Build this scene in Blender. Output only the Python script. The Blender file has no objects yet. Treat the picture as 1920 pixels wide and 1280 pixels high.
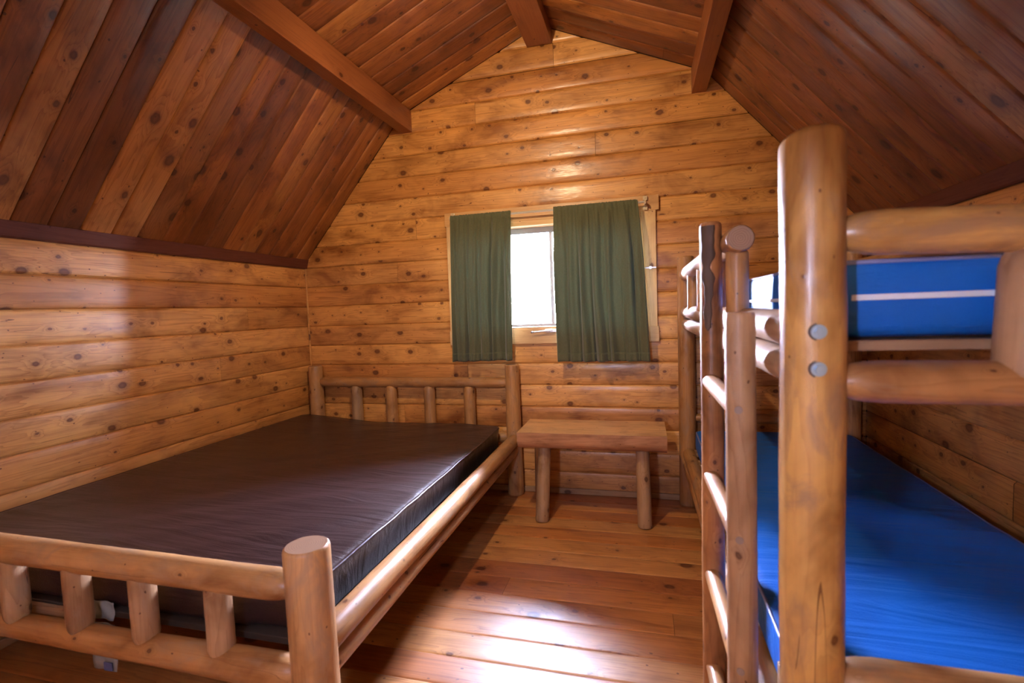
import bpy, math, random
from mathutils import Vector, Matrix, noise
random.seed(7)
SC = bpy.context.scene
COL = SC.collection

# ------------------------------------------------------------------ camera
def make_camera():
    yaw, pitch, roll = -0.2597230928, -0.0638362749, -0.0370178185
    f = Vector((math.sin(yaw)*math.cos(pitch), math.cos(yaw)*math.cos(pitch), math.sin(pitch)))
    r = Vector((math.cos(yaw), -math.sin(yaw), 0)); u = r.cross(f)
    c, s = math.cos(roll), math.sin(roll)
    r2 = c*r + s*u; u2 = -s*r + c*u
    cd = bpy.data.cameras.new('camera'); co = bpy.data.objects.new('camera', cd); COL.objects.link(co)
    m = Matrix((r2, u2, -f)).transposed().to_4x4(); m.translation = Vector((2.2377, -2.9780, 1.1337))
    co.matrix_world = m
    cd.sensor_width = 36; cd.lens = 936.99*36/1920; cd.clip_start = .02
    cd.dof.use_dof = True; cd.dof.focus_distance = 2.7; cd.dof.aperture_fstop = 3.2
    SC.camera = co
make_camera()
SC.view_settings.view_transform = 'Standard'; SC.view_settings.look = 'None'
SC.view_settings.gamma = 1; SC.view_settings.use_curve_mapping = False
SC.view_settings.exposure = 0.0

# ------------------------------------------------------------------ light
W = bpy.data.worlds.new('world'); SC.world = W; W.use_nodes = True
bg = W.node_tree.nodes['Background']; bg.inputs[0].default_value = (.64, .70, 1.0, 1); bg.inputs[1].default_value = 600.0

def lamp(name, loc, target, power, col, radius):
    l = bpy.data.lights.new(name, 'SPOT'); l.energy = power; l.color = col; l.shadow_soft_size = radius
    l.spot_size = math.radians(172); l.spot_blend = 1.0
    o = bpy.data.objects.new(name, l); o.location = loc; COL.objects.link(o)
    o.rotation_euler = (Vector(target)-Vector(loc)).to_track_quat('-Z', 'Y').to_euler()
lamp('shaded_ceiling_lamp_light', (1.60, -1.55, 2.26), (1.5, 0.0, 1.25), 76, (1.0, .74, .46), .03)

def portal(name, loc, rot, sx, sy):
    l = bpy.data.lights.new(name, 'AREA'); l.shape = 'RECTANGLE'; l.size = sx; l.size_y = sy
    l.cycles.is_portal = True
    o = bpy.data.objects.new(name, l); o.location = loc; o.rotation_euler = rot; COL.objects.link(o)
portal('window_portal', (1.68, .16, 1.325), (-math.pi/2, 0, 0), 1.16, .64)
portal('near_fill_hole_portal', (1.83, -3.52, 1.215), (math.pi/2, 0, 0), .10, .13)  # unseen small hole added in the near wall for front fill light

# ------------------------------------------------------------------ dimensions
WD = 3.3565; ZE = 1.4875; KX = .775; KZ = 2.3815; RZ = 2.775; P = .1334; YN = -3.45
ZF = 0.0

# ------------------------------------------------------------------ materials
def nt(name):
    m = bpy.data.materials.new(name); m.use_nodes = True; t = m.node_tree
    return m, t, t.nodes['Principled BSDF']
def N(t, typ, **kw):
    n = t.nodes.new(typ)
    for k, v in kw.items():
        if k == 'ins':
            for kk, vv in v.items():
                if isinstance(vv, bpy.types.NodeSocket): t.links.new(vv, n.inputs[kk])
                else: n.inputs[kk].default_value = vv
        else: setattr(n, k, v)
    return n
def math_(t, op, a, b=0.0, clamp=False):
    n = N(t, 'ShaderNodeMath', operation=op, ins={0: a, 1: b}); n.use_clamp = clamp
    return n.outputs[0]
def ramp(t, fac, stops, interp='LINEAR'):
    n = t.nodes.new('ShaderNodeValToRGB'); t.links.new(fac, n.inputs[0]); cr = n.color_ramp; cr.interpolation = interp
    while len(cr.elements) < len(stops): cr.elements.new(.5)
    for e, (p, c) in zip(cr.elements, stops):
        e.position = p; e.color = (*c, 1) if len(c) == 3 else c
    return n.outputs[0]
def mix(t, fac, a, b, mode='MIX'):
    n = N(t, 'ShaderNodeMix', data_type='RGBA', blend_type=mode)
    for idx, v in ((0, fac), (6, a), (7, b)):
        if isinstance(v, bpy.types.NodeSocket): t.links.new(v, n.inputs[idx])
        else: n.inputs[idx].default_value = v if idx == 0 else ((*v, 1) if len(v) == 3 else v)
    return n.outputs[2]

def wood(name, tones, rough=.38, grain=.5, knot_cell=.11, knot_r=.0085, knot_keep=.45, coat=.25, bump=.25, wav=.3, blotch=.25, spec=.5, coat_rough=.16, patina=None, along=1.0, dark=(.55, .41, .31)):
    m, t, b = nt(name)
    A = N(t, 'ShaderNodeAttribute', attribute_name='puv').outputs['Vector']
    K = N(t, 'ShaderNodeAttribute', attribute_name='kuv').outputs['Vector']
    Rn = N(t, 'ShaderNodeAttribute', attribute_name='rnd').outputs['Fac']
    def sc(x, y): return N(t, 'ShaderNodeVectorMath', operation='MULTIPLY', ins={0: A, 1: (x, y, y)}).outputs[0]
    def noi(vec, scale, det=3.0, ro=.55, dist=0.0): return N(t, 'ShaderNodeTexNoise', ins={'Vector': vec, 'Scale': scale, 'Detail': det, 'Roughness': ro, 'Distortion': dist}).outputs['Fac']
    base = ramp(t, Rn, [(i/(len(tones)-1), c) for i, c in enumerate(tones)])
    # knots: distance field first, so the grain can flow round them
    kn = N(t, 'ShaderNodeVectorMath', operation='MULTIPLY', ins={0: K, 1: (.72, 1, 1)}).outputs[0]
    wob = N(t, 'ShaderNodeTexNoise', ins={'Vector': K, 'Scale': 55.0, 'Detail': 2.0}).outputs['Color']
    wv = N(t, 'ShaderNodeVectorMath', operation='MULTIPLY_ADD', ins={0: wob, 1: (.007, .007, 0), 2: kn}).outputs[0]
    vo = N(t, 'ShaderNodeTexVoronoi', voronoi_dimensions='2D', ins={'Vector': wv, 'Scale': 1.0/knot_cell})
    sep = N(t, 'ShaderNodeSeparateColor', ins={0: vo.outputs['Color']})
    keep = math_(t, 'LESS_THAN', sep.outputs[0], knot_keep)
    size = N(t, 'ShaderNodeMath', operation='MULTIPLY_ADD', ins={0: math_(t, 'POWER', sep.outputs[1], 2.0), 1: 1.3, 2: .42}).outputs[0]
    dm = math_(t, 'DIVIDE', math_(t, 'MULTIPLY', vo.outputs['Distance'], knot_cell), math_(t, 'MULTIPLY', size, knot_r))
    halo = math_(t, 'MULTIPLY', math_(t, 'POWER', 2.718, math_(t, 'MULTIPLY', math_(t, 'MULTIPLY', dm, dm), -.10)), keep)
    n1 = noi(sc(.9*along, 15), 1.0, 3.0, .5, .4)
    n1 = math_(t, 'ADD', n1, math_(t, 'MULTIPLY', halo, .22))
    ph = math_(t, 'FRACT', math_(t, 'MULTIPLY', n1, 11.0))
    late = math_(t, 'POWER', ph, 3.0)
    n2 = noi(sc(6, 260), 1.0, 2.0, .5)
    n3 = noi(sc(3.2, 6.0), 1.0, 4.0, .6, .5)
    n4 = noi(sc(2.0, 34), 1.0, 3.0, .6)
    darker = mix(t, 1.0, base, dark, 'MULTIPLY')
    g = math_(t, 'ADD', math_(t, 'MULTIPLY', late, grain*.85), math_(t, 'MULTIPLY', math_(t, 'SUBTRACT', n2, .45), grain*1.0))
    g = math_(t, 'ADD', g, math_(t, 'MULTIPLY', math_(t, 'SUBTRACT', n4, .5), grain*1.5), True)
    c = mix(t, g, base, darker)
    bl = ramp(t, n3, [(.28, (max(0, 1-blotch*1.9), max(0, 1-blotch*2.3), max(0, 1-blotch*2.6))), (.50, (1, 1, 1)), (.72, (1+blotch*.7, 1+blotch*.75, 1+blotch*.7))])
    c = mix(t, 1.0, c, bl, 'MULTIPLY')
    if patina:
        n5 = noi(sc(6.5, 16), 1.0, 5.0, .65, .8)
        c = mix(t, ramp(t, n5, [(.50, (0,)*3), (.66, (.75,)*3)]), c, patina)
    # dark reddish ring, brown heart, soft halo
    core = ramp(t, math_(t, 'DIVIDE', dm, 4.0), [(.0, (.80,)*3), (.12, (.86,)*3), (.21, (.92,)*3), (.27, (.55,)*3), (.36, (.22,)*3), (.7, (.06,)*3), (1.0, (0,)*3)])
    kf = math_(t, 'MULTIPLY', core, keep)
    kcol = mix(t, 1.0, base, (.17, .085, .06), 'MULTIPLY')
    c = mix(t, kf, c, kcol)
    vo2 = N(t, 'ShaderNodeTexVoronoi', voronoi_dimensions='2D', ins={'Vector': wv, 'Scale': 2.3/knot_cell})
    sep2 = N(t, 'ShaderNodeSeparateColor', ins={0: vo2.outputs['Color']})
    k2 = math_(t, 'MULTIPLY', math_(t, 'LESS_THAN', vo2.outputs['Distance'], .055), math_(t, 'LESS_THAN', sep2.outputs[0], knot_keep*.35))
    c = mix(t, math_(t, 'MULTIPLY', k2, .8), c, kcol)
    # drying cracks: thin dark streaks along the grain
    ck = math_(t, 'ABSOLUTE', math_(t, 'SUBTRACT', noi(sc(.5, 24), 1.0, 1.0, .4), .5))
    ckm = math_(t, 'MULTIPLY', math_(t, 'LESS_THAN', ck, .0022), math_(t, 'GREATER_THAN', noi(sc(2.2, 9), 1.0, 1.0), .60))
    c = mix(t, math_(t, 'MULTIPLY', ckm, .8), c, kcol)
    t.links.new(c, b.inputs['Base Color'])
    rg = N(t, 'ShaderNodeMath', operation='MULTIPLY_ADD', ins={0: n3, 1: .30, 2: rough-.15}).outputs[0]
    t.links.new(rg, b.inputs['Roughness'])
    b.inputs['Coat Weight'].default_value = coat; b.inputs['Coat Roughness'].default_value = coat_rough
    b.inputs['Specular IOR Level'].default_value = spec
    low = noi(sc(1, 2.2), 9.0, 2.0)
    hgt = math_(t, 'ADD', math_(t, 'MULTIPLY', low, wav*8), math_(t, 'ADD', math_(t, 'MULTIPLY', n2, .5), math_(t, 'MULTIPLY', math_(t, 'ADD', kf, ckm), -.6)))
    bp = N(t, 'ShaderNodeBump', ins={'Strength': bump, 'Distance': .0025, 'Height': hgt})
    t.links.new(bp.outputs[0], b.inputs['Normal']); t.links.new(bp.outputs[0], b.inputs['Coat Normal'])
    return m

M = {}
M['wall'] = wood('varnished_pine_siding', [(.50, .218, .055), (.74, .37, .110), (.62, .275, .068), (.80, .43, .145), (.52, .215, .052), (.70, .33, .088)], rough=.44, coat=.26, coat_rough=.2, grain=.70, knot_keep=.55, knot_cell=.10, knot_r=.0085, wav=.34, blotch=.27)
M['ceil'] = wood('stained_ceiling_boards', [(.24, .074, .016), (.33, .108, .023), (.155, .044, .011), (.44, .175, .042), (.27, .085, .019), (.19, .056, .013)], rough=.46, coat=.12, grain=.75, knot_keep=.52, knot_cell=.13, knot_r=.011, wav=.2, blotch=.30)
M['beam'] = wood('stained_beam_wood', [(.27, .085, .026), (.31, .10, .03)], rough=.45, coat=.1, grain=.5, knot_keep=.15, knot_cell=.2, wav=.15, blotch=.15)
M['trim'] = wood('dark_trim_wood', [(.125, .036, .017), (.15, .043, .02)], rough=.6, coat=0, spec=.2, knot_keep=.05, wav=.1, blotch=.1)
M['floor'] = wood('varnished_floor_boards', [(.42, .135, .030), (.56, .215, .055), (.48, .165, .038), (.62, .29, .09), (.38, .115, .028)], rough=.40, coat=.45, grain=.75, knot_keep=.42, knot_cell=.14, knot_r=.011, wav=.15, coat_rough=.40, blotch=.18)
M['log'] = wood('varnished_peeled_log', [(.42, .200, .070), (.50, .26, .100), (.46, .225, .078), (.39, .18, .06)], rough=.46, coat=.14, coat_rough=.30, spec=.35, knot_keep=.30, knot_cell=.09, knot_r=.005, wav=.35, grain=.45, blotch=.30, patina=(.34, .20, .115))
M['logworn'] = wood('weathered_peeled_log', [(.40, .225, .110), (.45, .27, .140)], rough=.50, coat=.10, coat_rough=.30, spec=.35, knot_keep=.3, knot_cell=.09, knot_r=.005, wav=.35, grain=.5, blotch=.30, patina=(.36, .23, .15))
M['amberlog'] = wood('amber_varnished_log', [(.58, .315, .090), (.58, .315, .090)], rough=.42, coat=.22, coat_rough=.22, spec=.4, knot_keep=.35, knot_cell=.085, knot_r=.005, wav=.5, grain=.35, blotch=.36, patina=(.30, .17, .095), along=1.5)
M['casing'] = wood('pale_window_casing', [(.62, .36, .15), (.68, .42, .20), (.60, .32, .12)], rough=.45, coat=.15, knot_keep=.2, knot_cell=.12, knot_r=.006, wav=.15, grain=.3, blotch=.1)
M['slat'] = wood('rough_pine_slat', [(.34, .19, .10), (.38, .23, .12)], rough=.6, coat=0, knot_keep=.2, wav=.1)

def endgrain():
    m, t, b = nt('cut_log_end_grain')
    A = N(t, 'ShaderNodeAttribute', attribute_name='puv').outputs['Vector']
    s = N(t, 'ShaderNodeSeparateXYZ', ins={0: A})
    cmb = N(t, 'ShaderNodeCombineXYZ', ins={0: 0.0, 1: s.outputs[1], 2: s.outputs[2]}).outputs[0]
    ln = N(t, 'ShaderNodeVectorMath', operation='LENGTH', ins={0: cmb}).outputs['Value']
    ns = N(t, 'ShaderNodeTexNoise', ins={'Vector': cmb, 'Scale': 40.0, 'Detail': 3.0}).outputs['Fac']
    r = math_(t, 'FRACT', math_(t, 'ADD', math_(t, 'MULTIPLY', ln, 190.0), math_(t, 'MULTIPLY', ns, 1.3)))
    c = ramp(t, r, [(0, (.40, .22, .12)), (.6, (.33, .17, .09)), (.95, (.20, .10, .05)), (1, (.38, .2, .1))])
    c = mix(t, math_(t, 'MULTIPLY', ns, .5), c, (.25, .15, .09))
    t.links.new(c, b.inputs['Base Color']); b.inputs['Roughness'].default_value = .5
    return m
M['end'] = endgrain()

def plain(name, col, rough=.5, metal=0, coat=0, spec=.5):
    m, t, b = nt(name); b.inputs['Base Color'].default_value = (*col, 1); b.inputs['Roughness'].default_value = rough
    b.inputs['Metallic'].default_value = metal; b.inputs['Coat Weight'].default_value = coat; b.inputs['Specular IOR Level'].default_value = spec
    ns = N(t, 'ShaderNodeTexNoise', ins={'Scale': 45.0, 'Detail': 3.0}).outputs['Fac']
    bp = N(t, 'ShaderNodeBump', ins={'Strength': .12, 'Distance': .001, 'Height': ns}); t.links.new(bp.outputs[0], b.inputs['Normal'])
    return m
M['backing'] = plain('dark_groove_backing', (.045, .016, .007), .8)
M['chrome'] = plain('worn_chrome', (.72, .74, .78), .28, 1)
M['zinc'] = plain('zinc_bolt', (.40, .54, .66), .45, .7)
M['bolt_dark'] = plain('dull_steel_bolt', (.22, .22, .21), .5, .8)
M['plug'] = plain('grey_dowel_plug', (.26, .18, .14), .6)
M['black'] = plain('black_vinyl_base', (.012, .011, .012), .55)
M['bracket'] = plain('cream_rod_bracket', (.62, .47, .30), .4)
M['rod'] = plain('cream_curtain_rod', (.50, .44, .36), .4)
M['winmetal'] = plain('grey_window_metal', (.36, .35, .40), .45, .3)
M['tag'] = plain('white_care_tag', (.27, .29, .30), .6)
M['recess_shade'] = plain('dark_recess_shade', (.10, .065, .045), .7)
M['tagprint'] = plain('tag_print', (.10, .12, .3), .6)
M['shadeboard'] = plain('dark_shade_board', (.03, .018, .012), .7)
M['ground'] = plain('forest_ground', (.022, .028, .012), .95)

def vinyl(name, col, rough, dirv, amp=1.0, coat=.0, tint=None, sheen=0, spec=.5):
    m, t, b = nt(name)
    O = N(t, 'ShaderNodeTexCoord').outputs['Object']
    mp = N(t, 'ShaderNodeMapping', ins={'Vector': O, 'Rotation': (0, 0, dirv), 'Scale': (1.3, 11, 6)}).outputs[0]
    n1 = N(t, 'ShaderNodeTexNoise', ins={'Vector': mp, 'Scale': 1.0, 'Detail': 5.0, 'Roughness': .55, 'Distortion': .8}).outputs['Fac']
    n2 = N(t, 'ShaderNodeTexNoise', ins={'Vector': O, 'Scale': 320.0, 'Detail': 2.0}).outputs['Fac']
    h = math_(t, 'ADD', math_(t, 'MULTIPLY', n1, 6.0), math_(t, 'MULTIPLY', n2, .35))
    bp = N(t, 'ShaderNodeBump', ins={'Strength': .55*amp, 'Distance': .004, 'Height': h})
    t.links.new(bp.outputs[0], b.inputs['Normal'])
    n3 = N(t, 'ShaderNodeTexNoise', ins={'Vector': O, 'Scale': 4.0, 'Detail': 4.0}).outputs['Fac']
    c = mix(t, n3, tuple(x*.75 for x in col), tuple(min(1, x*1.25) for x in col))
    if tint:
        c = mix(t, ramp(t, n3, [(.5, (0,)*3), (.72, (1,)*3)]), c, tint)
    t.links.new(c, b.inputs['Base Color']); b.inputs['Roughness'].default_value = rough
    b.inputs['Coat Weight'].default_value = coat; b.inputs['Coat Roughness'].default_value = .34
    b.inputs['Specular IOR Level'].default_value = spec
    return m
M['brown'] = vinyl('dark_brown_vinyl', (.018, .007, .008), .36, math.radians(-35), 1.5, .35, spec=.8)
M['brownpipe'] = plain('brown_piping', (.045, .02, .02), .3)
M['blue'] = vinyl('royal_blue_vinyl', (.005, .13, .54), .50, math.radians(-10), 1.1, .0, spec=.35)
M['bluepipe'] = plain('blue_piping', (.20, .22, .45), .4)
M['seamhighlight'] = plain('seam_highlight_white', (.80, .84, .95), .4)
M['dustcover'] = plain('mattress_underside', (.01, .01, .012), .7)

def curtain_mat():
    m, t, b = nt('olive_green_curtain_cloth')
    O = N(t, 'ShaderNodeTexCoord').outputs['Object']
    mp = N(t, 'ShaderNodeMapping', ins={'Vector': O, 'Scale': (1, 1, .25)}).outputs[0]
    n1 = N(t, 'ShaderNodeTexNoise', ins={'Vector': mp, 'Scale': 420.0, 'Detail': 2.0}).outputs['Fac']
    c = mix(t, n1, (.075, .082, .042), (.16, .165, .095))
    t.links.new(c, b.inputs['Base Color']); b.inputs['Roughness'].default_value = .8
    b.inputs['Specular IOR Level'].default_value = .2
    b.inputs['Sheen Weight'].default_value = .25; b.inputs['Sheen Roughness'].default_value = .5
    bp = N(t, 'ShaderNodeBump', ins={'Strength': .3, 'Distance': .001, 'Height': n1}); t.links.new(bp.outputs[0], b.inputs['Normal'])
    tr = N(t, 'ShaderNodeBsdfTranslucent', ins={'Color': (.09, .17, .13, 1)})
    mx = N(t, 'ShaderNodeMixShader', ins={0: .10, 1: b.outputs[0], 2: tr.outputs[0]})
    t.links.new(mx.outputs[0], t.nodes['Material Output'].inputs['Surface'])
    return m
M['curtain'] = curtain_mat()
def glass_mat():
    m, t, b = nt('window_glass')
    g = N(t, 'ShaderNodeBsdfGlossy', ins={'Roughness': .02}); tr = N(t, 'ShaderNodeBsdfTransparent')
    fr = N(t, 'ShaderNodeFresnel', ins={'IOR': 1.45})
    mx = N(t, 'ShaderNodeMixShader', ins={0: fr.outputs[0], 1: tr.outputs[0], 2: g.outputs[0]})
    t.links.new(mx.outputs[0], t.nodes['Material Output'].inputs['Surface'])
    return m
M['glass'] = glass_mat()

# ------------------------------------------------------------------ mesh builder
class MB:
    def __init__(s): s.v = []; s.f = []; s.mi = []; s.puv = []; s.kuv = []; s.rnd = []
    def vert(s, p, puv=None, kuv=None, rnd=.5):
        s.v.append(Vector(p)); s.puv.append(puv or (p[0], p[1], p[2])); s.kuv.append(kuv or (p[0], p[2]+p[1], 0)); s.rnd.append(rnd)
        return len(s.v)-1
    def face(s, idx, mi=0): s.f.append(idx); s.mi.append(mi)
def root(name, loc, label, cat, group=None):
    o = bpy.data.objects.new(name, None); o.location = loc; o.empty_display_size = .1; COL.objects.link(o)
    o['label'] = label; o['category'] = cat
    if group: o['group'] = group
    return o
ORI = {}
def build(mb, name, mats, parent=None, origin=None, smooth=False, label=None, bevel=0, cat=None, kind=None, group=None, angle=None):
    if origin is None:
        origin = ORI[parent] if parent is not None else Vector((0, 0, 0))
    origin = Vector(origin)
    me = bpy.data.meshes.new(name)
    me.from_pydata([tuple(v-origin) for v in mb.v], [], mb.f)
    for m in (mats if isinstance(mats, (list, tuple)) else [mats]): me.materials.append(m)
    me.polygons.foreach_set('material_index', mb.mi)
    for nm, data in (('puv', mb.puv), ('kuv', mb.kuv)):
        a = me.attributes.new(nm, 'FLOAT_VECTOR', 'POINT'); a.data.foreach_set('vector', [x for p in data for x in p])
    a = me.attributes.new('rnd', 'FLOAT', 'POINT'); a.data.foreach_set('value', mb.rnd)
    if smooth: me.polygons.foreach_set('use_smooth', [True]*len(mb.f))
    if smooth and angle is not None:
        me.set_sharp_from_angle(angle=angle)
    me.update()
    o = bpy.data.objects.new(name, me); COL.objects.link(o)
    if parent is not None:
        o.parent = parent
        o.location = origin-ORI[parent]
    else:
        o.location = origin
    ORI[o] = origin
    if label: o['label'] = label
    if cat: o['category'] = cat
    if kind: o['kind'] = kind
    if group: o['group'] = group
    if bevel:
        bm_ = o.modifiers.new('bevel', 'BEVEL'); bm_.width = bevel; bm_.segments = 2; bm_.limit_method = 'ANGLE'
    return o
def root_(name, loc, label, cat, group=None):
    o = root(name, loc, label, cat, group); ORI[o] = Vector(loc); return o

def frame_of(d, hint=None):
    d = d.normalized()
    h = Vector((0, 0, 1)) if abs(d.z) < .9 else Vector((1, 0, 0))
    a = d.cross(h).normalized(); b = d.cross(a).normalized()
    return a, b

def add_log(mb, p0, p1, r0, r1=None, e0='flat', e1='flat', n=22, seg=.035, wob=.045, bend=0.0, seed=None, tip0=None, tip1=None, tilt0=0, tilt1=0):
    """A peeled log from p0 to p1; ends 'flat' (bevelled sawn end) or 'taper' (hewn down tenon)."""
    p0 = Vector(p0); p1 = Vector(p1); r1 = r0 if r1 is None else r1
    L = (p1-p0).length; d = (p1-p0)/L; a, b = frame_of(d)
    sd = seed if seed is not None else random.uniform(0, 100)
    ts = []
    def endst(kind, r):
        if kind == 'flat': return [(0, 1-.10), (.0035, 1-.025), (.010, 1)]
        if kind == 'round': return [(0, .55), (.006, .78), (.016, .92), (.03, 1)]
        return [(0, .55), (.018, .60), (.026, .72), (.038, .86), (.055, .95), (.08, 1)]
    s0 = endst(e0, r0); s1 = endst(e1, r1)
    ts += [(x, k) for x, k in s0]
    m0 = s0[-1][0]; m1 = L-s1[-1][0]
    k = max(2, int((m1-m0)/seg))
    for i in range(1, k): ts.append((m0+(m1-m0)*i/k, 1))
    ts += [(L-x, kk) for x, kk in reversed(s1)]
    base = len(mb.v); ro = random.random(); uo = random.uniform(0, 50)
    for (x, kk) in ts:
        t = x/L; r = (r0+(r1-r0)*t)*kk
        c = p0+d*x + (a*noise.noise(Vector((sd, x*1.5, 0)))+b*noise.noise(Vector((sd+9, x*1.5, 4))))*bend
        for j in range(n):
            th = 2*math.pi*j/n; ca, sa = math.cos(th), math.sin(th)
            w = 1+wob*(noise.noise(Vector((ca*1.1+sd, sa*1.1, x*3.2)))+.55*noise.noise(Vector((ca*2.6+sd, sa*2.6, x*9))))
            off = 0
            if tilt0 and x < .02: off = tilt0*ca*r
            if tilt1 and x > L-.02: off = tilt1*ca*r
            p = c+(a*ca+b*sa)*r*w+d*off
            mb.vert(p, (x+uo, ca*r, sa*r), (x+uo, th*r+uo, 0), ro)
    m = len(ts)
    for i in range(m-1):
        for j in range(n):
            q = (j+1) % n
            mb.face([base+i*n+j, base+(i+1)*n+j, base+(i+1)*n+q, base+i*n+q])
    # caps on their own vertices (sharp rim)
    for row, rev in ((0, False), (m-1, True)):
        ids = []
        for j in range(n):
            src = base+row*n+j
            ids.append(mb.vert(mb.v[src], mb.puv[src], mb.kuv[src], ro))
        cen = sum((mb.v[i] for i in ids), Vector())/n
        ci = mb.vert(cen, (uo, 0, 0), (uo, 0, 0), ro)
        for j in range(n):
            q = (j+1) % n
            tri = [ids[j], ids[q], ci]
            mb.face(tri if not rev else tri[::-1], 1)
    return mb

def log_part(name, parent, p0, p1, r0, r1=None, mat='log', label=None, **kw):
    mb = MB(); add_log(mb, p0, p1, r0, r1, **kw)
    return build(mb, name, [M[mat], M['end']], parent, origin=p0, smooth=True, label=label)

def add_box(mb, lo, hi, axis=0, rnd=None, mi=0):
    lo = Vector(lo); hi = Vector(hi); rnd = random.random() if rnd is None else rnd; uo = random.uniform(0, 50)
    faces = [((0, 0, 0), (0, 1, 0), (1, 1, 0), (1, 0, 0)), ((0, 0, 1), (1, 0, 1), (1, 1, 1), (0, 1, 1)),
             ((0, 0, 0), (1, 0, 0), (1, 0, 1), (0, 0, 1)), ((0, 1, 0), (0, 1, 1), (1, 1, 1), (1, 1, 0)),
             ((0, 0, 0), (0, 0, 1), (0, 1, 1), (0, 1, 0)), ((1, 0, 0), (1, 1, 0), (1, 1, 1), (1, 0, 1))]
    vid = {}
    for f in faces:
        ids = []
        for c in f:
            if c not in vid:
                p = Vector([hi[k] if c[k] else lo[k] for k in range(3)])
                o = [k for k in range(3) if k != axis]
                vid[c] = mb.vert(p, (p[axis]+uo, p[o[0]]+uo, p[o[1]]), (p[axis]+uo, p[o[0]]+p[o[1]], 0), rnd)
            ids.append(vid[c])
        mb.face(ids, mi)
def box_part(name, parent, lo, hi, mat, axis=0, bevel=.002, label=None, **kw):
    mb = MB(); add_box(mb, lo, hi, axis)
    return build(mb, name, M[mat] if isinstance(mat, str) else mat, parent, origin=((lo[0]+hi[0])/2, (lo[1]+hi[1])/2, lo[2]), bevel=bevel, label=label, **kw)
def add_cyl(mb, c, d, r, h, n=24, dome=0, r2=None):
    c = Vector(c); d = Vector(d).normalized(); a, b = frame_of(d); r2 = r if r2 is None else r2
    rows = [(0, r), (h, r2)]
    if dome: rows += [(h+dome*.6, r2*.8), (h+dome, r2*.4)]
    base = len(mb.v)
    for x, rr in rows:
        for j in range(n):
            th = 2*math.pi*j/n; mb.vert(c+d*x+(a*math.cos(th)+b*math.sin(th))*rr)
    for i in range(len(rows)-1):
        for j in range(n):
            q = (j+1) % n; mb.face([base+i*n+j, base+(i+1)*n+j, base+(i+1)*n+q, base+i*n+q])
    mb.face([base+j for j in range(n)]); mb.face([base+(len(rows)-1)*n+j for j in range(n)][::-1])

# ------------------------------------------------------------------ boards
def board(mb, O, U, V, Nn, u0b, u1b, u0t, u1t, vb, vt, c0, c1, bulge=.0008, groove=.0075, lift=0.0, rnd=.5, du=.25):
    """One board on the plane O+U*u+V*v; profile measured over the course c0..c1, piece vb..vt."""
    prof = [0, .02, .04, .07, .3, .5, .7, .93, .96, .98, 1]
    def depth(s):
        e = min(s, 1-s)
        g = 0 if e > .06 else (1-e/.06)**1.3
        return lift+bulge*(1-(2*s-1)**4)-groove*g
    vs = sorted(set([vb, vt]+[c0+(c1-c0)*s for s in prof if vb < c0+(c1-c0)*s < vt]))
    k = max(1, int(abs(u1b-u0b)/du)); ro = random.uniform(0, 80); base = len(mb.v)
    for v in vs:
        tt = (v-vb)/(vt-vb); ua = u0b+(u0t-u0b)*tt; ub = u1b+(u1t-u1b)*tt
        dp = depth((v-c0)/(c1-c0))
        for i in range(k+1):
            u = ua+(ub-ua)*i/k
            wv = .0012*noise.noise(Vector((u*2.3, ro, v*8)))
            mb.vert(O+U*u+V*v+Nn*(dp+wv), (u, v+ro, ro), (u+ro, v+ro*.37, 0), rnd)
    for r in range(len(vs)-1):
        for i in range(k):
            a = base+r*(k+1)+i
            mb.face([a, a+1, a+k+2, a+k+1])
def quad(mb, pts, mi=0):
    mb.face([mb.vert(p) for p in pts], mi)

def halfwidth_limits(z):
    """u limits of the gable at height z."""
    if z <= ZE: return 0, WD
    if z <= KZ: x = KX*(z-ZE)/(KZ-ZE)
    else: x = KX+(WD/2-KX)*(z-KZ)/(RZ-KZ)
    return min(x, WD/2-.002), max(WD-x, WD/2+.002)

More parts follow.
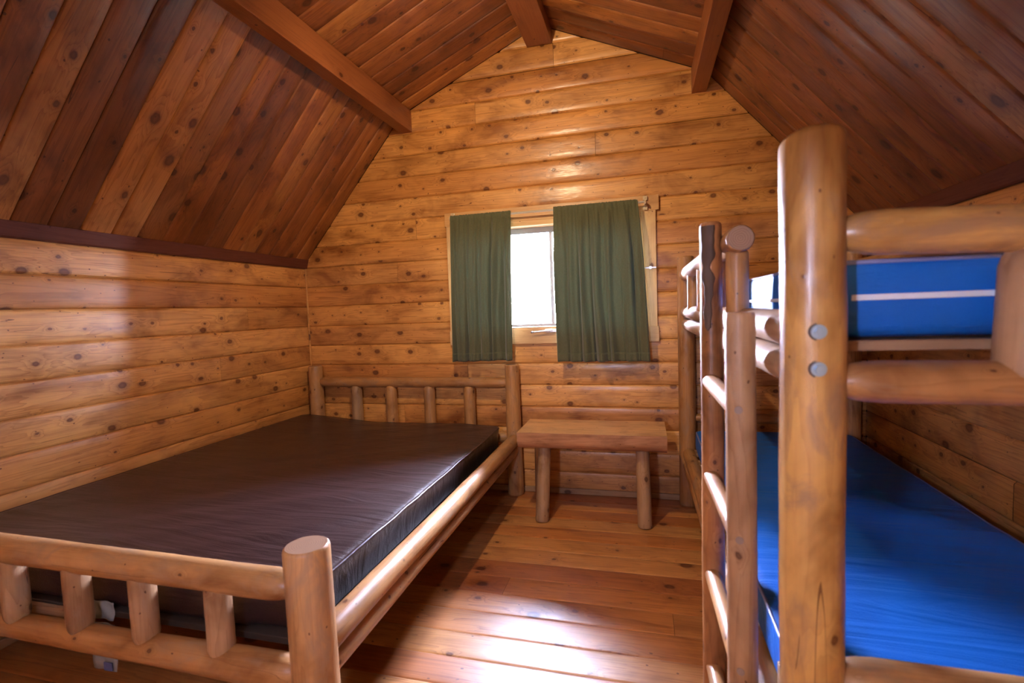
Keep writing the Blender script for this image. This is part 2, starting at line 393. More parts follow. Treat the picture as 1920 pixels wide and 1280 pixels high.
def gable_wall(name, y, ny, hole):
    mb = MB(); O = Vector((0, y, 0)); U = Vector((1, 0, 0)); V = Vector((0, 0, 1)); Nn = Vector((0, ny, 0))
    hx0, hx1, hz0, hz1 = hole
    zs = [i*P for i in range(0, 22)]
    for ci in range(21):
        c0, c1 = zs[ci], min(zs[ci+1], RZ)
        if c0 >= RZ-.01: break
        cuts = sorted(set([c0, c1]+[z for z in (hz0, hz1, ZE, KZ) if c0+.001 < z < c1-.001]))
        joint = random.uniform(.4, 2.9) if random.random() < .75 else None
        r1, r2 = random.random(), random.random(); lf = random.uniform(-.002, .002); lf2 = random.uniform(-.002, .002)
        for vb, vt in zip(cuts[:-1], cuts[1:]):
            b0, b1 = halfwidth_limits(vb); t0, t1 = halfwidth_limits(vt)
            segs = [(b0, b1, t0, t1)]
            if vb >= hz0-.001 and vt <= hz1+.001:
                segs = [(b0, hx0, t0, hx0), (hx1, b1, hx1, t1)]
            for (a0, a1, q0, q1) in segs:
                if joint and a0+.15 < joint < a1-.15 and q0 < joint < q1:
                    board(mb, O, U, V, Nn, a0, joint-.0008, q0, joint-.0008, vb, vt, c0, c1, rnd=r1, lift=lf)
                    board(mb, O, U, V, Nn, joint+.0008, a1, joint+.0008, q1, vb, vt, c0, c1, rnd=r2, lift=lf2)
                else:
                    board(mb, O, U, V, Nn, a0, a1, q0, q1, vb, vt, c0, c1, rnd=(r2 if joint and a0 > joint else r1), lift=lf)
    yb = y-ny*.012
    for (x0, x1, z0, z1) in ((-.1, hx0, -.05, RZ+.1), (hx1, WD+.1, -.05, RZ+.1), (hx0, hx1, -.05, hz0), (hx0, hx1, hz1, RZ+.1)):
        if z1 > z0: quad(mb, [(x0, yb, z0), (x1, yb, z0), (x1, yb, z1), (x0, yb, z1)], 1)
    return build(mb, name, [M['wall'], M['backing']], smooth=True, kind='structure', angle=.9)

WIN = (1.13, 2.235, 1.018, 1.632)
gable_wall('wall_far', 0, -1, WIN)
gable_wall('wall_near', YN, 1, (1.78, 1.88, 1.15, 1.28))  # tiny unseen opening, sized only to set the fill from behind the camera
def side_wall(name, x, nx):
    mb = MB(); O = Vector((x, 0, 0)); U = Vector((0, -1, 0)); V = Vector((0, 0, 1)); Nn = Vector((nx, 0, 0))
    for ci in range(12):
        c0 = ci*P; c1 = min((ci+1)*P, ZE+.02)
        if c1-c0 < .01: break
        j = random.uniform(.5, 2.9) if random.random() < .6 else None
        lf = random.uniform(-.002, .002)
        if j:
            board(mb, O, U, V, Nn, 0, j-.0008, 0, j-.0008, c0, c1, c0, (ci+1)*P, rnd=random.random(), lift=lf)
            board(mb, O, U, V, Nn, j+.0008, -YN, j+.0008, -YN, c0, c1, c0, (ci+1)*P, rnd=random.random(), lift=lf*.4)
        else:
            board(mb, O, U, V, Nn, 0, -YN, 0, -YN, c0, c1, c0, (ci+1)*P, rnd=random.random(), lift=lf)
    xb = x-nx*.012
    quad(mb, [(xb, .1, -.05), (xb, YN-.1, -.05), (xb, YN-.1, ZE+.05), (xb, .1, ZE+.05)], 1)
    return build(mb, name, [M['wall'], M['backing']], smooth=True, kind='structure', angle=.9)
side_wall('wall_left', 0, 1)
side_wall('wall_right', WD, -1)

def floor_():
    mb = MB(); O = Vector((0, 0, 0)); U = Vector((1, 0, 0)); V = Vector((0, -1, 0)); Nn = Vector((0, 0, 1))
    v = 0
    while v < -YN:
        w = .127+random.choice((0, 0, .003, -.004)); r = random.random()
        j = random.uniform(.3, 3.0) if random.random() < .6 else None
        for a, b in (((0, j-.0006), (j+.0006, WD)) if j else ((0, WD),)):
            board(mb, O, U, V, Nn, a, b, a, b, v, min(v+w, -YN), v, v+w, bulge=.0003, groove=.0022, rnd=random.random(), lift=0)
        v += w
    quad(mb, [(-.1, .1, -.004), (WD+.1, .1, -.004), (WD+.1, YN-.1, -.004), (-.1, YN-.1, -.004)], 1)
    return build(mb, 'floor', [M['floor'], M['backing']], smooth=True, kind='structure', angle=.9)
floor_()

def slope(name, pa, pb, nsign):
    A = Vector((pa[0], 0, pa[1])); B = Vector((pb[0], 0, pb[1])); U = (B-A).normalized(); L = (B-A).length
    V = Vector((0, -1, 0)); Nn = U.cross(V)
    if Nn.z > 0: Nn = -Nn
    mb = MB(); v = 0
    while v < -YN:
        w = .119+random.uniform(-.005, .005)
        j = random.uniform(.2, L-.2) if random.random() < .03 else None
        for a, b in (((0, j-.0008), (j+.0008, L)) if j else ((0, L),)):
            board(mb, A, U, V, Nn, a, b, a, b, v, min(v+w, -YN), v, v+w, bulge=.0008, groove=.008, rnd=random.random(), lift=random.uniform(-.0015, .0015))
        v += w
    o = -Nn*.012; y0 = .1; y1 = YN-.1; ex = U*.02
    a0 = A+o-ex; b0 = B+o+ex
    quad(mb, [(a0.x, y0, a0.z), (b0.x, y0, b0.z), (b0.x, y1, b0.z), (a0.x, y1, a0.z)], 1)
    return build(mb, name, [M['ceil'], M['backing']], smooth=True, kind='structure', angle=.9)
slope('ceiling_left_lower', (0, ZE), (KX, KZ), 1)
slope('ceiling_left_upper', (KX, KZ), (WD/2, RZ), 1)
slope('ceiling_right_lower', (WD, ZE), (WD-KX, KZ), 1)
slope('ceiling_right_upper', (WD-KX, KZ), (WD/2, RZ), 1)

# beams and trims
def long_box(name, x0, x1, z0, z1, mat, y0=0.0, y1=YN, bevel=.003):
    mb = MB(); add_box(mb, (x0, y1, z0), (x1, y0, z1), 1)
    return build(mb, name, M[mat], origin=((x0+x1)/2, (y0+y1)/2, z0), kind='structure', bevel=bevel)
long_box('trim_1', .768, .845, 2.272, 2.404, 'beam')
long_box('trim_2', WD-.845, WD-.768, 2.272, 2.404, 'beam')
long_box('trim_3', 1.603, 1.753, 2.664, 2.765, 'beam')
def eave_trim(name, x, s):
    mb = MB(); uo = 3
    prof = [(0, 1.462), (.012, 1.462), (.017, 1.468), (.034, 1.504+.016), (.030, 1.523), (0, 1.488)]
    n = len(prof); ids = []
    for k, y in enumerate((0, YN)):
        ids.append([mb.vert((x+s*px, y, pz), (y+uo, px*s, pz), (y+uo, pz, 0), .5) for px, pz in prof])
    for i in range(n):
        q = (i+1) % n; mb.face([ids[0][i], ids[0][q], ids[1][q], ids[1][i]])
    mb.face(ids[0][::-1]); mb.face(ids[1])
    build(mb, name, M['trim'], kind='structure')
eave_trim('trim_4', 0.0, 1); eave_trim('trim_5', WD, -1)
# beads where the gable wall meets the slopes are thin; baseboards
mb = MB(); add_box(mb, (0, -.018, 0), (WD, 0, .034), 0); build(mb, 'baseboard_far', M['slat'], kind='structure', bevel=.004)
mb = MB(); add_box(mb, (0, YN+.02, 0), (.018, -.02, .034), 1); build(mb, 'baseboard_left', M['slat'], kind='structure', bevel=.004)
mb = MB(); add_box(mb, (WD-.018, YN+.02, 0), (WD, -.02, .034), 1); build(mb, 'baseboard_right', M['slat'], kind='structure', bevel=.004)
mb = MB(); add_box(mb, (0, -.010, .034), (.010, 0, 1.462), 2); build(mb, 'trim_6', M['wall'], kind='structure', bevel=.002)

# ------------------------------------------------------------------ window
def window():
    w = bpy.data.objects.new('window_1', None); COL.objects.link(w); w.location = (1.683, 0, .92); ORI[w] = Vector((1.683, 0, .92)); w['kind'] = 'structure'
    x0, x1, z0, z1 = WIN
    def B(n, lo, hi, mat, axis=0, **k): return box_part(n, w, lo, hi, mat, axis, kind='structure', **k)
    B('head_casing', (1.045, -.022, 1.662), (2.330, .0, 1.745), 'casing')
    B('side_casing', (1.052, -.020, 1.000), (1.136, .0, 1.664), 'casing', 2)
    B('side_casing', (2.236, -.020, 1.000), (2.312, .0, 1.664), 'casing', 2)
    B('sill_apron', (1.048, -.024, .922), (2.320, .0, 1.010), 'casing')
    # jamb liner
    B('jamb', (x0-.012, -.018, z1), (x1+.012, .13, z1+.032), 'casing')
    B('jamb', (x0-.012, -.018, z0-.012), (x1+.012, .13, z0+.006), 'casing')
    B('jamb', (x0-.012, -.015, z0), (x0+.012, .13, z1), 'casing', 2)
    B('jamb', (x1-.012, -.015, z0), (x1+.012, .13, z1), 'casing', 2)
    mb = MB()
    for lo, hi in (((x0+.012, .075, z1-.034), (x1-.012, .105, z1)), ((x0+.012, .075, z0+.006), (x1-.012, .105, z0+.022)),
                   ((x0+.012, .075, z0+.022), (x0+.034, .105, z1-.034)), ((x1-.034, .075, z0+.022), (x1-.012, .105, z1-.034)),
                   ((1.684, .072, z0+.022), (1.704, .1, z1-.034))):
        add_box(mb, lo, hi)
    fr = build(mb, 'window_frame', M['winmetal'], w, origin=(1.68, .09, z0), bevel=.002, kind='structure')
    for a, b in ((x0+.034, 1.684), (1.704, x1-.034)):
        mb = MB(); add_box(mb, (a, .088, z0+.022), (b, .091, z1-.034)); build(mb, 'window_pane', M['glass'], fr, origin=((a+b)/2, .09, z0), kind='structure')
    # crank handle on the apron
    mb = MB(); add_box(mb, (1.665, -.040, .990), (1.732, -.024, 1.010)); add_cyl(mb, (1.70, -.030, 1.0), (0, -1, 0), .011, .022)
    h = build(mb, 'crank_base', M['chrome'], w, origin=(1.70, -.03, 1.0), bevel=.002, kind='structure')
    mb = MB(); add_log(mb, (1.700, -.050, 1.000), (1.585, -.052, .992), .0055, .0035, n=10, wob=0); add_cyl(mb, (1.588, -.045, .993), (0, -1, 0), .006, .022)
    build(mb, 'crank_arm', [M['chrome'], M['chrome']], h, smooth=True, kind='structure')
    # latch on the right casing
    mb = MB(); add_box(mb, (2.245, -.034, 1.337), (2.310, -.020, 1.345)); add_cyl(mb, (2.278, -.020, 1.341), (0, -1, 0), .009, .018)
    build(mb, 'latch', M['chrome'], w, origin=(2.278, -.02, 1.34), bevel=.001, kind='structure')
window()

# curtain rod with brackets
RX0, RX1, RZ_ = 1.098, 2.262, 1.700
rod = root_('curtain_rod', (1.68, -.075, RZ_), 'thin cream curtain rod on square cream brackets above the window', 'curtain rod')
mb = MB(); add_log(mb, (RX0, -.078, RZ_), (RX1, -.078, RZ_), .0065, n=14, wob=0, e0='round', e1='round'); build(mb, 'pole', [M['rod'], M['rod']], rod, smooth=True)
for x in (RX0+.006, RX1-.006):
    mb = MB()
    add_box(mb, (x-.012, -.036, RZ_+.016), (x+.012, -.022, RZ_+.040)); add_box(mb, (x-.012, -.036, RZ_-.036), (x+.012, -.022, RZ_-.012))
    add_box(mb, (x-.008, -.028, RZ_-.015), (x+.008, -.022, RZ_+.018)); add_box(mb, (x-.004, -.086, RZ_-.008), (x+.004, -.024, RZ_+.008))
    for zz in (RZ_+.028, RZ_-.024): add_cyl(mb, (x, -.036, zz), (0, -1, 0), .004, .003, n=10)
    build(mb, 'bracket', M['bracket'], rod, origin=(x, -.022, RZ_), bevel=.0015)

# ------------------------------------------------------------------ curtains
def curtain(name, xt0, xt1, xb0, xb1, zb0, zb1, label, seed, nf, flare=None):
    r = root_(name, ((xt0+xt1)/2, -.085, RZ_), label, 'curtain', 'green window curtains')
    mb = MB(); nu, nv = 150, 70; ztop = RZ_+.014
    rs = random.Random(seed); ph = [rs.uniform(0, 6.28) for _ in range(6)]
    for i in range(nv+1):
        t = i/nv
        for j in range(nu+1):
            s = j/nu
            e = t**.8
            xl = xt0+(xb0-xt0)*e; xr = xt1+(xb1-xt1)*e
            if flare: xr += flare*math.sin(min(1, t*1.15)*math.pi)*.0
            z = ztop+((zb0+(zb1-zb0)*s)-ztop)*t
            sw = s+.012*math.sin(s*9+ph[0]+t*1.5)
            fine = math.sin(sw*nf*2.3*6.283+ph[1])*.5+math.sin(sw*nf*3.7*6.283+ph[2])*.4
            wq = s+.05*noise.noise(Vector((s*4, t*.8, seed)))+.02*noise.noise(Vector((s*13, t*1.6, seed+5)))
            big = (math.sin(wq*nf*6.283+ph[3])+.5*math.sin(wq*nf*1.9*6.283+ph[4]+t*.8))*(.75+1.0*noise.noise(Vector((s*3.3, t*1.2, seed+1))))+.5*noise.noise(Vector((s*22, t*2.5, seed+2)))
            k = min(1, t*3.2)
            amp = (1-k)*.0035+k*(.014+.008*t)
            dy = fine*(1-k)*.004+big*amp
            if t < .05:  # rod pocket bulges around the rod
                dy = fine*.003-.006*math.sin(min(1, t/.05)*math.pi)
                z += .004*noise.noise(Vector((s*60, seed, 0))) if i == 0 else 0
            billow = -.012*math.sin(t*math.pi)*(.4+noise.noise(Vector((s*2, seed, 2))))
            x = xl+(xr-xl)*(s+.012*k*math.cos(sw*nf*6.283+ph[3]))
            y = -.090-.013*k+billow*k+dy*1.0
            if t > .93: y += .003*math.sin(s*70)*(t-.93)/.07
            if y > -.040: y = -.040
            mb.vert((x, y, z+.004*t*noise.noise(Vector((s*7, seed+3, 1)))))
    for i in range(nv):
        for j in range(nu):
            a = i*(nu+1)+j; mb.face([a, a+nu+1, a+nu+2, a+1])
    c = build(mb, 'cloth', M['curtain'], r, smooth=True)
    so = c.modifiers.new('solid', 'SOLIDIFY'); so.thickness = .0016; so.offset = 0
    # bottom hem fold
    mb2 = MB(); i0 = int(nv*.955)
    for i in range(i0, nv+1):
        for j in range(nu+1):
            v = mb.v[i*(nu+1)+j]; mb2.vert(v+Vector((0, -.0022, 0)))
    for i in range(nv-i0):
        for j in range(nu):
            a = i*(nu+1)+j; mb2.face([a, a+nu+1, a+nu+2, a+1])
    h = build(mb2, 'hem', M['curtain'], r, smooth=True)
    so = h.modifiers.new('solid', 'SOLIDIFY'); so.thickness = .0014; so.offset = 0
    return r
curtain('curtain', 1.112, 1.492, 1.094, 1.470, .826, .832, 'narrower olive green curtain covering the left side of the window, above the brown bed', 5, 5)
curtain('curtain', 1.745, 2.214, 1.752, 2.262, .820, .818, 'wider olive green curtain covering the right side of the window, above the log bench', 11, 6.5)

# ------------------------------------------------------------------ double bed
BX, BY0, BY1 = 1.455, -.062, -2.0
bed = root_('log_double_bed', (.76, -1.03, 0), 'low double bed frame of peeled varnished logs against the left wall', 'bed')
RP = .047
HZ = .802; FZ = .600
log_part('post', bed, (BX, BY0, 0), (BX, BY0, HZ), RP+.002, RP-.004, wob=.035)
log_part('post', bed, (.078, BY0, 0), (.078, BY0, HZ), RP+.002, RP-.002, wob=.035)
log_part('post', bed, (BX+.008, BY1, 0), (BX+.004, BY1, FZ), .056, .053, wob=.035)
log_part('post', bed, (.078, BY1, 0), (.078, BY1, FZ), .056, .053, wob=.035)
log_part('headboard_rail', bed, (.100, BY0, .694), (BX-.01, BY0, .689), .034, .034, e0='taper', e1='taper', bend=.003)
log_part('headboard_rail', bed, (.100, BY0, .355), (BX-.01, BY0, .355), .036, .036, e0='taper', e1='taper', bend=.003)
for x, mt in ((.382, 'logworn'), (.637, 'log'), (.904, 'log'), (1.174, 'log')):
    log_part('headboard_spindle', bed, (x, BY0+.004, .37), (x+.002, BY0-.002, .672), .037, .036, mat=mt, wob=.04, e1='round')
log_part('footboard_rail', bed, (.10, BY1, .502), (BX-.02, BY1, .494), .040, .037, e0='taper', e1='taper', wob=.05, bend=.003)
log_part('footboard_rail', bed, (.10, BY1, .268), (BX-.02, BY1, .275), .030, .041, e0='taper', e1='taper', wob=.06, bend=.003)
for x in (.205, .464, .710, .944, 1.189):
    log_part('footboard_spindle', bed, (x, BY1, .285), (x, BY1, .482), .032, .031, mat='logworn', wob=.05, e0='round')
log_part('side_rail', bed, (BX+.008, BY0-.02, .346), (BX+.008, BY1+.02, .340), .036, .038, e0='round', e1='round', wob=.04, bend=.003)
log_part('side_rail', bed, (BX+.004, BY0-.02, .277), (BX+.004, BY1+.02, .272), .030, .031, e0='round', e1='round', wob=.04, bend=.003)
log_part('side_rail', bed, (.078, BY0-.02, .346), (.078, BY1+.02, .340), .036, .036, e0='taper', e1='taper')
log_part('side_rail', bed, (.078, BY0-.02, .277), (.078, BY1+.02, .272), .030, .031, e0='taper', e1='taper')
box_part('bed_shade_board', bed, (.05, BY1+.062, .293), (BX-.03, BY0-.05, .311), 'shadeboard', 0, label='solid dark board added under the mattress to deepen the shade below')  # added in place of slats: solid and dark, keeps the under-bed space black
box_part('ledger', bed, (.11, BY1+.045, .270), (.62, BY1+.060, .306), 'slat', 0)
for z in (.277, .216):
    mb = MB(); add_cyl(mb, (BX-.012, BY1-.052, z), (0, -1, 0), .008, .004, dome=.004, n=16)
    build(mb, 'bolt', M['bolt_dark'], bed, smooth=True, origin=(BX-.012, BY1-.05, z), label='dull grey bolt head')
for (x, y, z, r) in ((BX+.0, BY1-.056, .40, .003),):
    pass

# ------------------------------------------------------------------ mattresses
def mattress(name, x0, x1, y0, y1, z0, z1, mat, pipe, label, cat, topfn=None, nx=70, ny=100, rc=.02, group=None, sidefn=None):
    r = root_(name, ((x0+x1)/2, (y0+y1)/2, z0), label, cat, group)
    mb = MB()
    # closed rounded slab: rings around the outline, stacked, then a grid on top
    cx, cy = (x0+x1)/2, (y0+y1)/2; hx, hy = (x1-x0)/2, (y1-y0)/2
    cr = .05
    per = []
    def arc(sx, sy, a0):
        for i in range(7):
            a = a0+math.pi/2*i/6
            per.append((cx+sx*(hx-cr)+cr*math.cos(a), cy+sy*(hy-cr)+cr*math.sin(a)))
    nxs, nys = 36, 56
    arc(1, 1, 0)
    for i in range(1, nxs): per.append((cx+(hx-cr)*(1-2*i/nxs), cy+hy))
    arc(-1, 1, math.pi/2)
    for i in range(1, nys): per.append((cx-hx, cy+(hy-cr)*(1-2*i/nys)))
    arc(-1, -1, math.pi)
    for i in range(1, nxs): per.append((cx-(hx-cr)*(1-2*i/nxs), cy-hy))
    arc(1, -1, 1.5*math.pi)
    for i in range(1, nys): per.append((cx+hx, cy-(hy-cr)*(1-2*i/nys)))
    n = len(per)
    def top(x, y): return z1+(topfn(x, y) if topfn else 0)
    H = z1-z0
    rows = []
    for (ins, tz) in ((.012, 0), (.003, .06), (0, .15), (0, .35), (0, .6), (0, .82), (.001, .93), (.005, .985)):
        row = []
        for (px, py) in per:
            dx = (px-cx)/hx; dy = (py-cy)/hy
            q = max(abs(dx), abs(dy))
            so = (sidefn(px, py, tz) if sidefn else .0015*noise.noise(Vector((px*9, py*9, tz*3))))
            s = 1-(ins-so)/min(hx, hy)
            x = cx+(px-cx)*s; y = cy+(py-cy)*s
            row.append(mb.vert((x, y, z0+(top(px, py)-z0)*tz)))
        rows.append(row)
    rim = []
    # grid of top: concentric rings towards centre
    K = 34
    for k in range(K):
        f = 1-(k/(K-1))**1.15*.999
        row = []
        for (px, py) in per:
            # shrink with constant margins towards the spine
            x = cx+(px-cx)*f-(0 if k else math.copysign(.006, px-cx)); y = cy+(py-cy)*f-(0 if k else math.copysign(.006, py-cy))
            edge = min(hx-abs(x-cx), hy-abs(y-cy))
            rr = .012*(1-min(1, max(0, edge)/.03))**2
            row.append(mb.vert((x, y, top(x, y)-rr*.5)))
        rows.append(row)
    for a, b in zip(rows[:-1], rows[1:]):
        for j in range(n):
            q = (j+1) % n; mb.face([a[j], a[q], b[q], b[j]])
    mb.face(rows[-1]); mb.face(rows[0][::-1])
    body = build(mb, 'cover', mat, r, smooth=True)
    # piping around the top edge
    pp = MB(); m = 8; ids = []
    for j, (px, py) in enumerate(per):
        dx, dy = per[(j+1) % n][0]-per[j-1][0], per[(j+1) % n][1]-per[j-1][1]
        l = math.hypot(dx, dy) or 1; nx_, ny_ = dy/l, -dx/l
        so = (sidefn(px, py, .95) if sidefn else 0)
        c = Vector((px+nx_*(so-.004), py+ny_*(so-.004), top(px, py)-.006)); ring = []
        for q in range(m):
            a = 2*math.pi*q/m; ring.append(pp.vert(c+Vector((nx_*math.cos(a), ny_*math.cos(a), math.sin(a)))*.0042))
        ids.append(ring)
    for j in range(n):
        a, b = ids[j], ids[(j+1) % n]
        for q in range(m): w = (q+1) % m; pp.face([a[q], a[w], b[w], b[q]])
    build(pp, 'piping', pipe, body, smooth=True)
    return r, body

def brown_top(x, y):
    s = x/1.39; h = .052*max(0, 1-s)**1.2          # curled up a little against the wall
    h -= .020*math.exp(-((x-.55)/.3)**2)*math.exp(-((y+.1)/.25)**2)
    u = (x*.80+y*.60); v = (-x*.60+y*.80)
    w = noise.noise(Vector((u*1.6, v*9, 1)))+.5*noise.noise(Vector((u*3, v*19, 5)))
    fold = math.exp(-((x-1.05)/.42)**2)
    h += .0060*w*(.25+fold)
    return h
def brown_side(x, y, t):
    if x > 1.2:
        a = noise.noise(Vector((y*3.2, t*1.3, 3)))
        return .010*a*(1-abs(2*t-1))-.010*(1-t)
    return 0
m1, b1 = mattress('brown_mattress', .014, 1.392, -1.928, -.118, .312, .436, M['brown'], M['brownpipe'],
    'dark brown vinyl double mattress on the low log bed by the left wall', 'mattress', brown_top, sidefn=brown_side)
# white care tags on the foot end of the brown mattress
def tag_part(name, c, w, h, rz=0, prints=True):
    mb = MB(); nx, nz = 8, 6
    for i in range(nz+1):
        for j in range(nx+1):
            mb.vert((c[0]+(j/nx-.5)*w, c[1]-.004-.006*(1-i/nz)-.003*math.sin(j*1.1+i), c[2]-h*(1-i/nz)))
    for i in range(nz):
        for j in range(nx):
            a = i*(nx+1)+j; mb.face([a, a+1, a+nx+2, a+nx+1])
    o = build(mb, name, M['tag'], b1, smooth=True, label='small white printed tag'); so = o.modifiers.new('s', 'SOLIDIFY'); so.thickness = .0008
    if prints:
        pm = MB()
        add_box(pm, (c[0]+w*.05, c[1]-.0175, c[2]-h*.97), (c[0]+w*.38, c[1]-.0145, c[2]-h*.80)); build(pm, 'tag_print', M['tagprint'], o)
tag_part('care_tag', (.717, -1.938, .340), .082, .050, prints=False)
tag_part('care_tag', (.728, -1.950, .284), .088, .135)

# ------------------------------------------------------------------ log bench
bench = root_('log_bench', (1.95, -.31, 0), 'half-log bench on splayed log legs under the window between the beds', 'bench')
def half_log():
    mb = MB(); x0, x1 = 1.572, 2.336; n = 26; k = 34
    yc, hw, zt, zb = -.285, .165, .482, .375
    ro = .3; uo = 4
    rows = []
    for i in range(k+1):
        x = x0+(x1-x0)*i/k
        sd = noise.noise(Vector((x*3, 1, 0)))*.006
        row = []
        for j in range(n+1):          # underside arc from front top corner to back top corner
            th = math.pi*j/n
            yy = yc-math.cos(th)*(hw+sd); s = max(0, math.sin(th))**.42
            zz = zt-(zt-zb)*s+.004*noise.noise(Vector((x*6, th*2, 3)))*(s > .1)
            row.append(mb.vert((x, yy, zz), (x+uo, yy, zz), (x+uo, th*.13, 0), ro))
        rows.append(row)
    for i in range(k):
        for j in range(n): mb.face([rows[i][j], rows[i][j+1], rows[i+1][j+1], rows[i+1][j]])
    m = 12; tr = []
    for i in range(k+1):
        a = mb.v[rows[i][0]]; b = mb.v[rows[i][n]]; row = []
        for j in range(m+1):
            t = j/m; p = a.lerp(b, t); p = p+Vector((0, 0, .0025*noise.noise(Vector((p.x*7, p.y*9, 8)))))
            row.append(mb.vert(p, (p.x+uo, p.y, p.z+9), (p.x+uo, p.y+.4, 0), ro))
        tr.append(row)
    for i in range(k):
        for j in range(m): mb.face([tr[i][j], tr[i+1][j], tr[i+1][j+1], tr[i][j+1]], 2)
    for row, rev in ((0, 0), (k, 1)):
        ids = [mb.vert(mb.v[q], (0, mb.v[q].y-yc, mb.v[q].z-zt), None, ro) for q in rows[row]]
        mb.face(ids if not rev else ids[::-1], 1)
    build(mb, 'seat', [M['benchlog'], M['end'], M['benchtop']], bench, origin=(1.95, yc, zb), smooth=True, angle=.8)
M['benchlog'] = wood('bench_half_log_bark_side', [(.50, .24, .115), (.55, .27, .13)], rough=.5, coat=.15, knot_keep=.25, knot_r=.007, wav=.5, grain=.6, blotch=.3)
M['benchtop'] = wood('bench_sawn_top', [(.72, .42, .19), (.76, .46, .22)], rough=.40, coat=.3, knot_keep=.3, knot_r=.008, wav=.3)
half_log()
for (xb, yb, xt, yt) in ((1.690, -.425, 1.705, -.355), (2.222, -.412, 2.215, -.350), (1.632, -.140, 1.648, -.21), (2.222, -.14, 2.215, -.21)):
    log_part('leg', bench, (xb, yb, -.0), (xt, yt, .425), .037, .033, mat='logworn' if yb < -.3 else 'log', wob=.04)

# ------------------------------------------------------------------ bunk bed
bunk = root_('log_bunk_bed', (2.9, -1.07, 0), 'tall two-level bunk bed of varnished peeled logs at the right wall', 'bunk bed')
X0, X1, Y0, Y1 = 2.460, 3.262, -.066, -2.068
log_part('post', bunk, (X0, Y0, 0), (X0+.002, Y0, 1.388), .047, .044, wob=.03)
log_part('post', bunk, (X1, Y0, 0), (X1, Y0, 1.388), .047, .044, wob=.03)
log_part('post', bunk, (X0+.040, Y1, 0), (X0+.042, Y1, 1.386), .049, .0475, mat='amberlog', wob=.045, tilt1=-.22)
log_part('post', bunk, (X1, Y1, 0), (X1, Y1, 1.388), .049, .047, wob=.03)
XR = X0+.012; XN = X0+.030
# long rails (two levels, each doubled)
for z, r in ((1.087, .032), (1.022, .031), (.300, .034), (.233, .033)):
    log_part('side_rail', bunk, (X0+.004, Y0-.02, z), (XN, Y1+.02, z-.004), r, r, e0='round', e1='round', mat='logworn' if z > .5 else 'log', wob=.04, bend=.003)
    log_part('side_rail', bunk, (X1, Y0-.02, z), (X1, Y1+.02, z), r, r, e0='taper', e1='taper')
# guard rail on the ladder side of the top bunk
log_part('guard_rail', bunk, (X0, Y0-.02, 1.290), (X0+.004, -1.672, 1.284), .034, .0325, e0='round', e1='flat', mat='log')
for y in (-.46, -.90, -1.30):
    log_part('guard_spindle', bunk, (X0+.004, y, 1.10), (X0+.004, y, 1.270), .027, .026)
log_part('guard_spindle', bunk, (X0+.006, -1.612, 1.10), (X0+.006, -1.612, 1.258), .027, .0265)
log_part('guard_rail', bunk, (X1, Y0-.02, 1.288), (X1, Y1+.02, 1.288), .032, .032, e0='taper', e1='taper')
# end rails
def ends(y, xa):
    log_part('end_rail', bunk, (xa, y, 1.236), (X1-.02, y, 1.206), .0345, .037, e0='taper', e1='taper', wob=.06, mat='amberlog')
    log_part('end_rail', bunk, (xa, y, .999), (X1-.02, y, .990), .034, .034, e0='taper', e1='taper', wob=.04)
    log_part('end_spindle', bunk, (2.792, y, 1.005), (2.798, y, 1.20), .045, .043, e1='round', mat='logworn')
    log_part('end_spindle', bunk, (3.06, y, 1.005), (3.06, y, 1.20), .039, .038, e1='round', mat='logworn')
ends(Y1, X0+.06); ends(Y0, X0+.02)
log_part('end_rail', bunk, (X0+.06, Y1, .492), (X1-.02, Y1, .488), .041, .042, e0='taper', e1='taper')
log_part('end_rail', bunk, (X0+.02, Y0, .497), (X1-.02, Y0, .497), .026, .026, e0='taper', e1='taper')
log_part('end_rail', bunk, (X0+.06, Y1, .275), (X1-.02, Y1, .275), .036, .036, e0='taper', e1='taper')
# slats / ledgers
for zt, tag_ in ((1.058, 0), (.330, 1)):
    for i in range(10):
        y = -.16-i*.19
        if i == 9: y = Y1+.115
        box_part('slat', bunk, (X0+.03, y-.04, zt-.018), (X1-.03, y+.04, zt), 'slat', 0)
for z in (1.082, 1.024):
    mb = MB(); add_cyl(mb, (2.497, Y1-.046, z), (0, -1, 0), .0112, .0035, n=28); add_cyl(mb, (2.497, Y1-.0490, z), (0, -1, 0), .0072, .006, n=6)
    build(mb, 'bolt', M['zinc'], bunk, origin=(2.512, Y1-.05, z), label='shiny zinc bolt head and washer')
    mb = MB(); add_cyl(mb, (2.497, Y1-.0435, z), (0, -1, 0), .0140, .0035, n=28)  # flat dark disc, the shade of the bolt recess put into its colour
    build(mb, 'bolt_recess_shade', M['recess_shade'], bunk, origin=(2.497, Y1-.045, z), smooth=False)
# ladder
lad = MB(); LX = 2.408
def ladder():
    far = (LX, -1.560); near = (LX+.008, -1.925)
    st = log_part('ladder', bunk, (far[0], far[1], 0), (far[0]+.002, far[1], 1.342), .030, .0275, wob=.05, label='darker worn ladder upright with bark patch', mat='ladderlog')
    return st
M['ladderlog'] = wood('dark_stained_ladder_log', [(.36, .15, .05), (.42, .18, .06)], rough=.46, coat=.15, coat_rough=.3, spec=.35, knot_keep=.3, knot_cell=.08, knot_r=.006, wav=.35, grain=.5, blotch=.5)
E0 = bpy.data.objects.new('ladder', None); COL.objects.link(E0); E0.parent = bunk; ORI[E0] = Vector((LX, -1.74, 0)); E0.location = ORI[E0]-ORI[bunk]
log_part('stile', E0, (LX, -1.565, 0), (LX+.002, -1.565, 1.338), .0300, .0270, wob=.06, mat='ladderlog', label='darker worn upright of the ladder', tilt1=-.1)
log_part('stile', E0, (LX+.010, -1.925, 0), (LX+.010, -1.925, 1.112), .0295, .0275, wob=.04, mat='logworn')
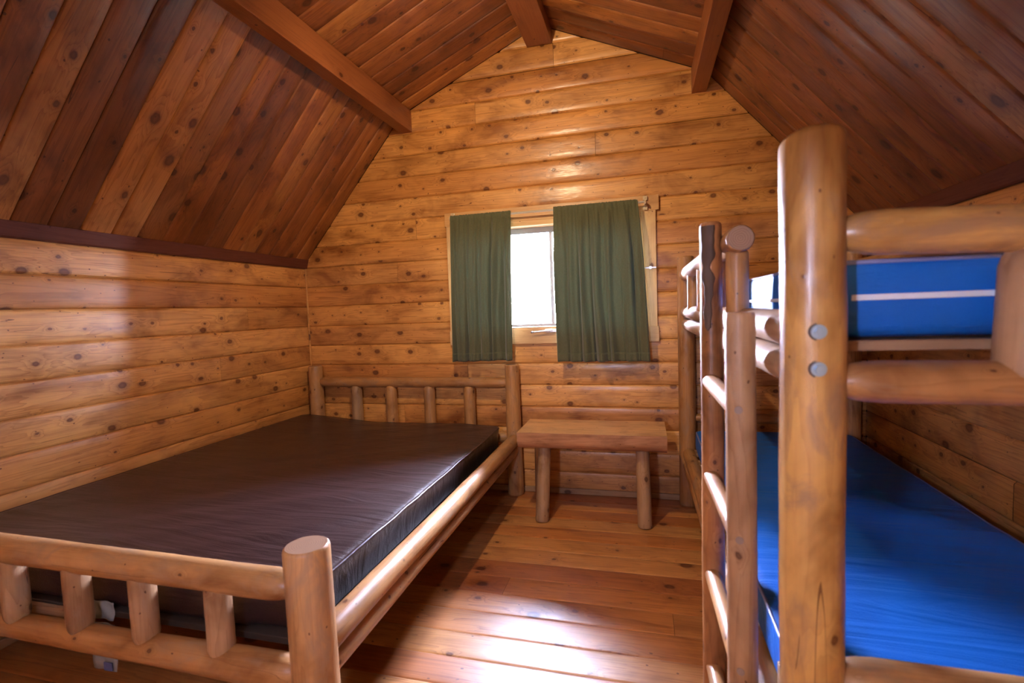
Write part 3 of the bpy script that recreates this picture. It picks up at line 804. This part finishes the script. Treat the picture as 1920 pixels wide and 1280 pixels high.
def bark():
    mb = MB(); n, m = 14, 30
    for i in range(m+1):
        t = i/m; z = 1.06+.27*t
        cen = -2.02+.25*noise.noise(Vector((t*4, 2, 0))); hw = (.32+.42*t)*(1+.5*noise.noise(Vector((t*9, 5, 1))))
        if i == 0: hw *= .2
        for j in range(n+1):
            a = cen-hw*(1-2*j/n); e = 1-abs(1-2*j/n)
            r = .0272+.0030*min(1, e*4)+.0016*noise.noise(Vector((a*6, z*40, 3)))
            mb.vert((LX+.002+math.cos(a)*r, -1.565+math.sin(a)*r, z))
    for i in range(m):
        for j in range(n):
            a = i*(n+1)+j; mb.face([a, a+1, a+n+2, a+n+1])
    build(mb, 'bark_patch', M['bark'], E0, smooth=True, label='patch of dark brown bark left on the ladder upright')
M['bark'] = plain('dark_bark', (.085, .048, .030), .7)
bark()
for z in (.925, .668, .400, .135):
    log_part('rung', E0, (LX-.004, -1.560, z), (LX+.006, -1.925, z-.004), .0205, .0205, e0='flat', e1='flat', wob=.05)
for z, y in ((.925, -1.925), (.668, -1.925), (.400, -1.925)):
    mb = MB(); d = Vector((-.30, -.95, 0)).normalized()
    add_cyl(mb, Vector((LX+.010, y, z))+d*.0272, d, .0075, .0022, n=20)
    build(mb, 'dowel_plug', M['plug'], E0, smooth=False, origin=(LX+.01, y, z))
box_part('cleat', bunk, (2.478, -1.995, .375), (2.515, -1.94, .425), 'slat', 1, label='small square wooden block')

# blue mattresses
def blue_top(x, y):
    w = noise.noise(Vector((x*1.5+y*.6, y*8, 1)))+.5*noise.noise(Vector((x*3, y*17, 5)))
    return .0035*w
def blue_side(x, y, t): return .004*noise.noise(Vector((x*5+y*5, t*2, 3)))*(1-abs(2*t-1))
m2, b2 = mattress('blue_mattress', 2.494, 3.235, -1.985, -.125, .334, .442, M['blue'], M['bluepipe'],
    'royal blue vinyl mattress on the lower bunk under the top bunk', 'mattress', blue_top, group='blue bunk mattresses', sidefn=blue_side)
def blue_top2(x, y):
    return .002*noise.noise(Vector((x*3, y*8, 1)))
m3, b3 = mattress('blue_mattress', 2.532, 3.215, -1.998, -.125, 1.062, 1.198, M['blue'], M['bluepipe'],
    'blue vinyl mattress with a seam highlight painted white on the top bunk', 'mattress', blue_top2, group='blue bunk mattresses', sidefn=blue_side)
def seam(body, x0, x1, y0, y1, z):
    mb = MB(); k = 60; pts = []
    add_box(mb, (x0+.05, y0-.0045, z-.005), (x1-.05, y0+.004, z+.005)); add_box(mb, (x0-.0045, y0+.05, z-.004), (x0+.004, y1-.05, z+.004))
    build(mb, 'seam_highlight', M['seamhighlight'], body, label='thin seam strip with its highlight painted white', bevel=.001)  # highlight along the seam tube, painted in as a white strip
seam(b3, 2.532, 3.215, -1.998, -.125, 1.132)

# ground outside the cabin
mb = MB(); quad(mb, [(-15, -20, -.45), (20, -20, -.45), (20, 16, -.45), (-15, 16, -.45)]); build(mb, 'floor_outside', M['ground'], kind='structure')
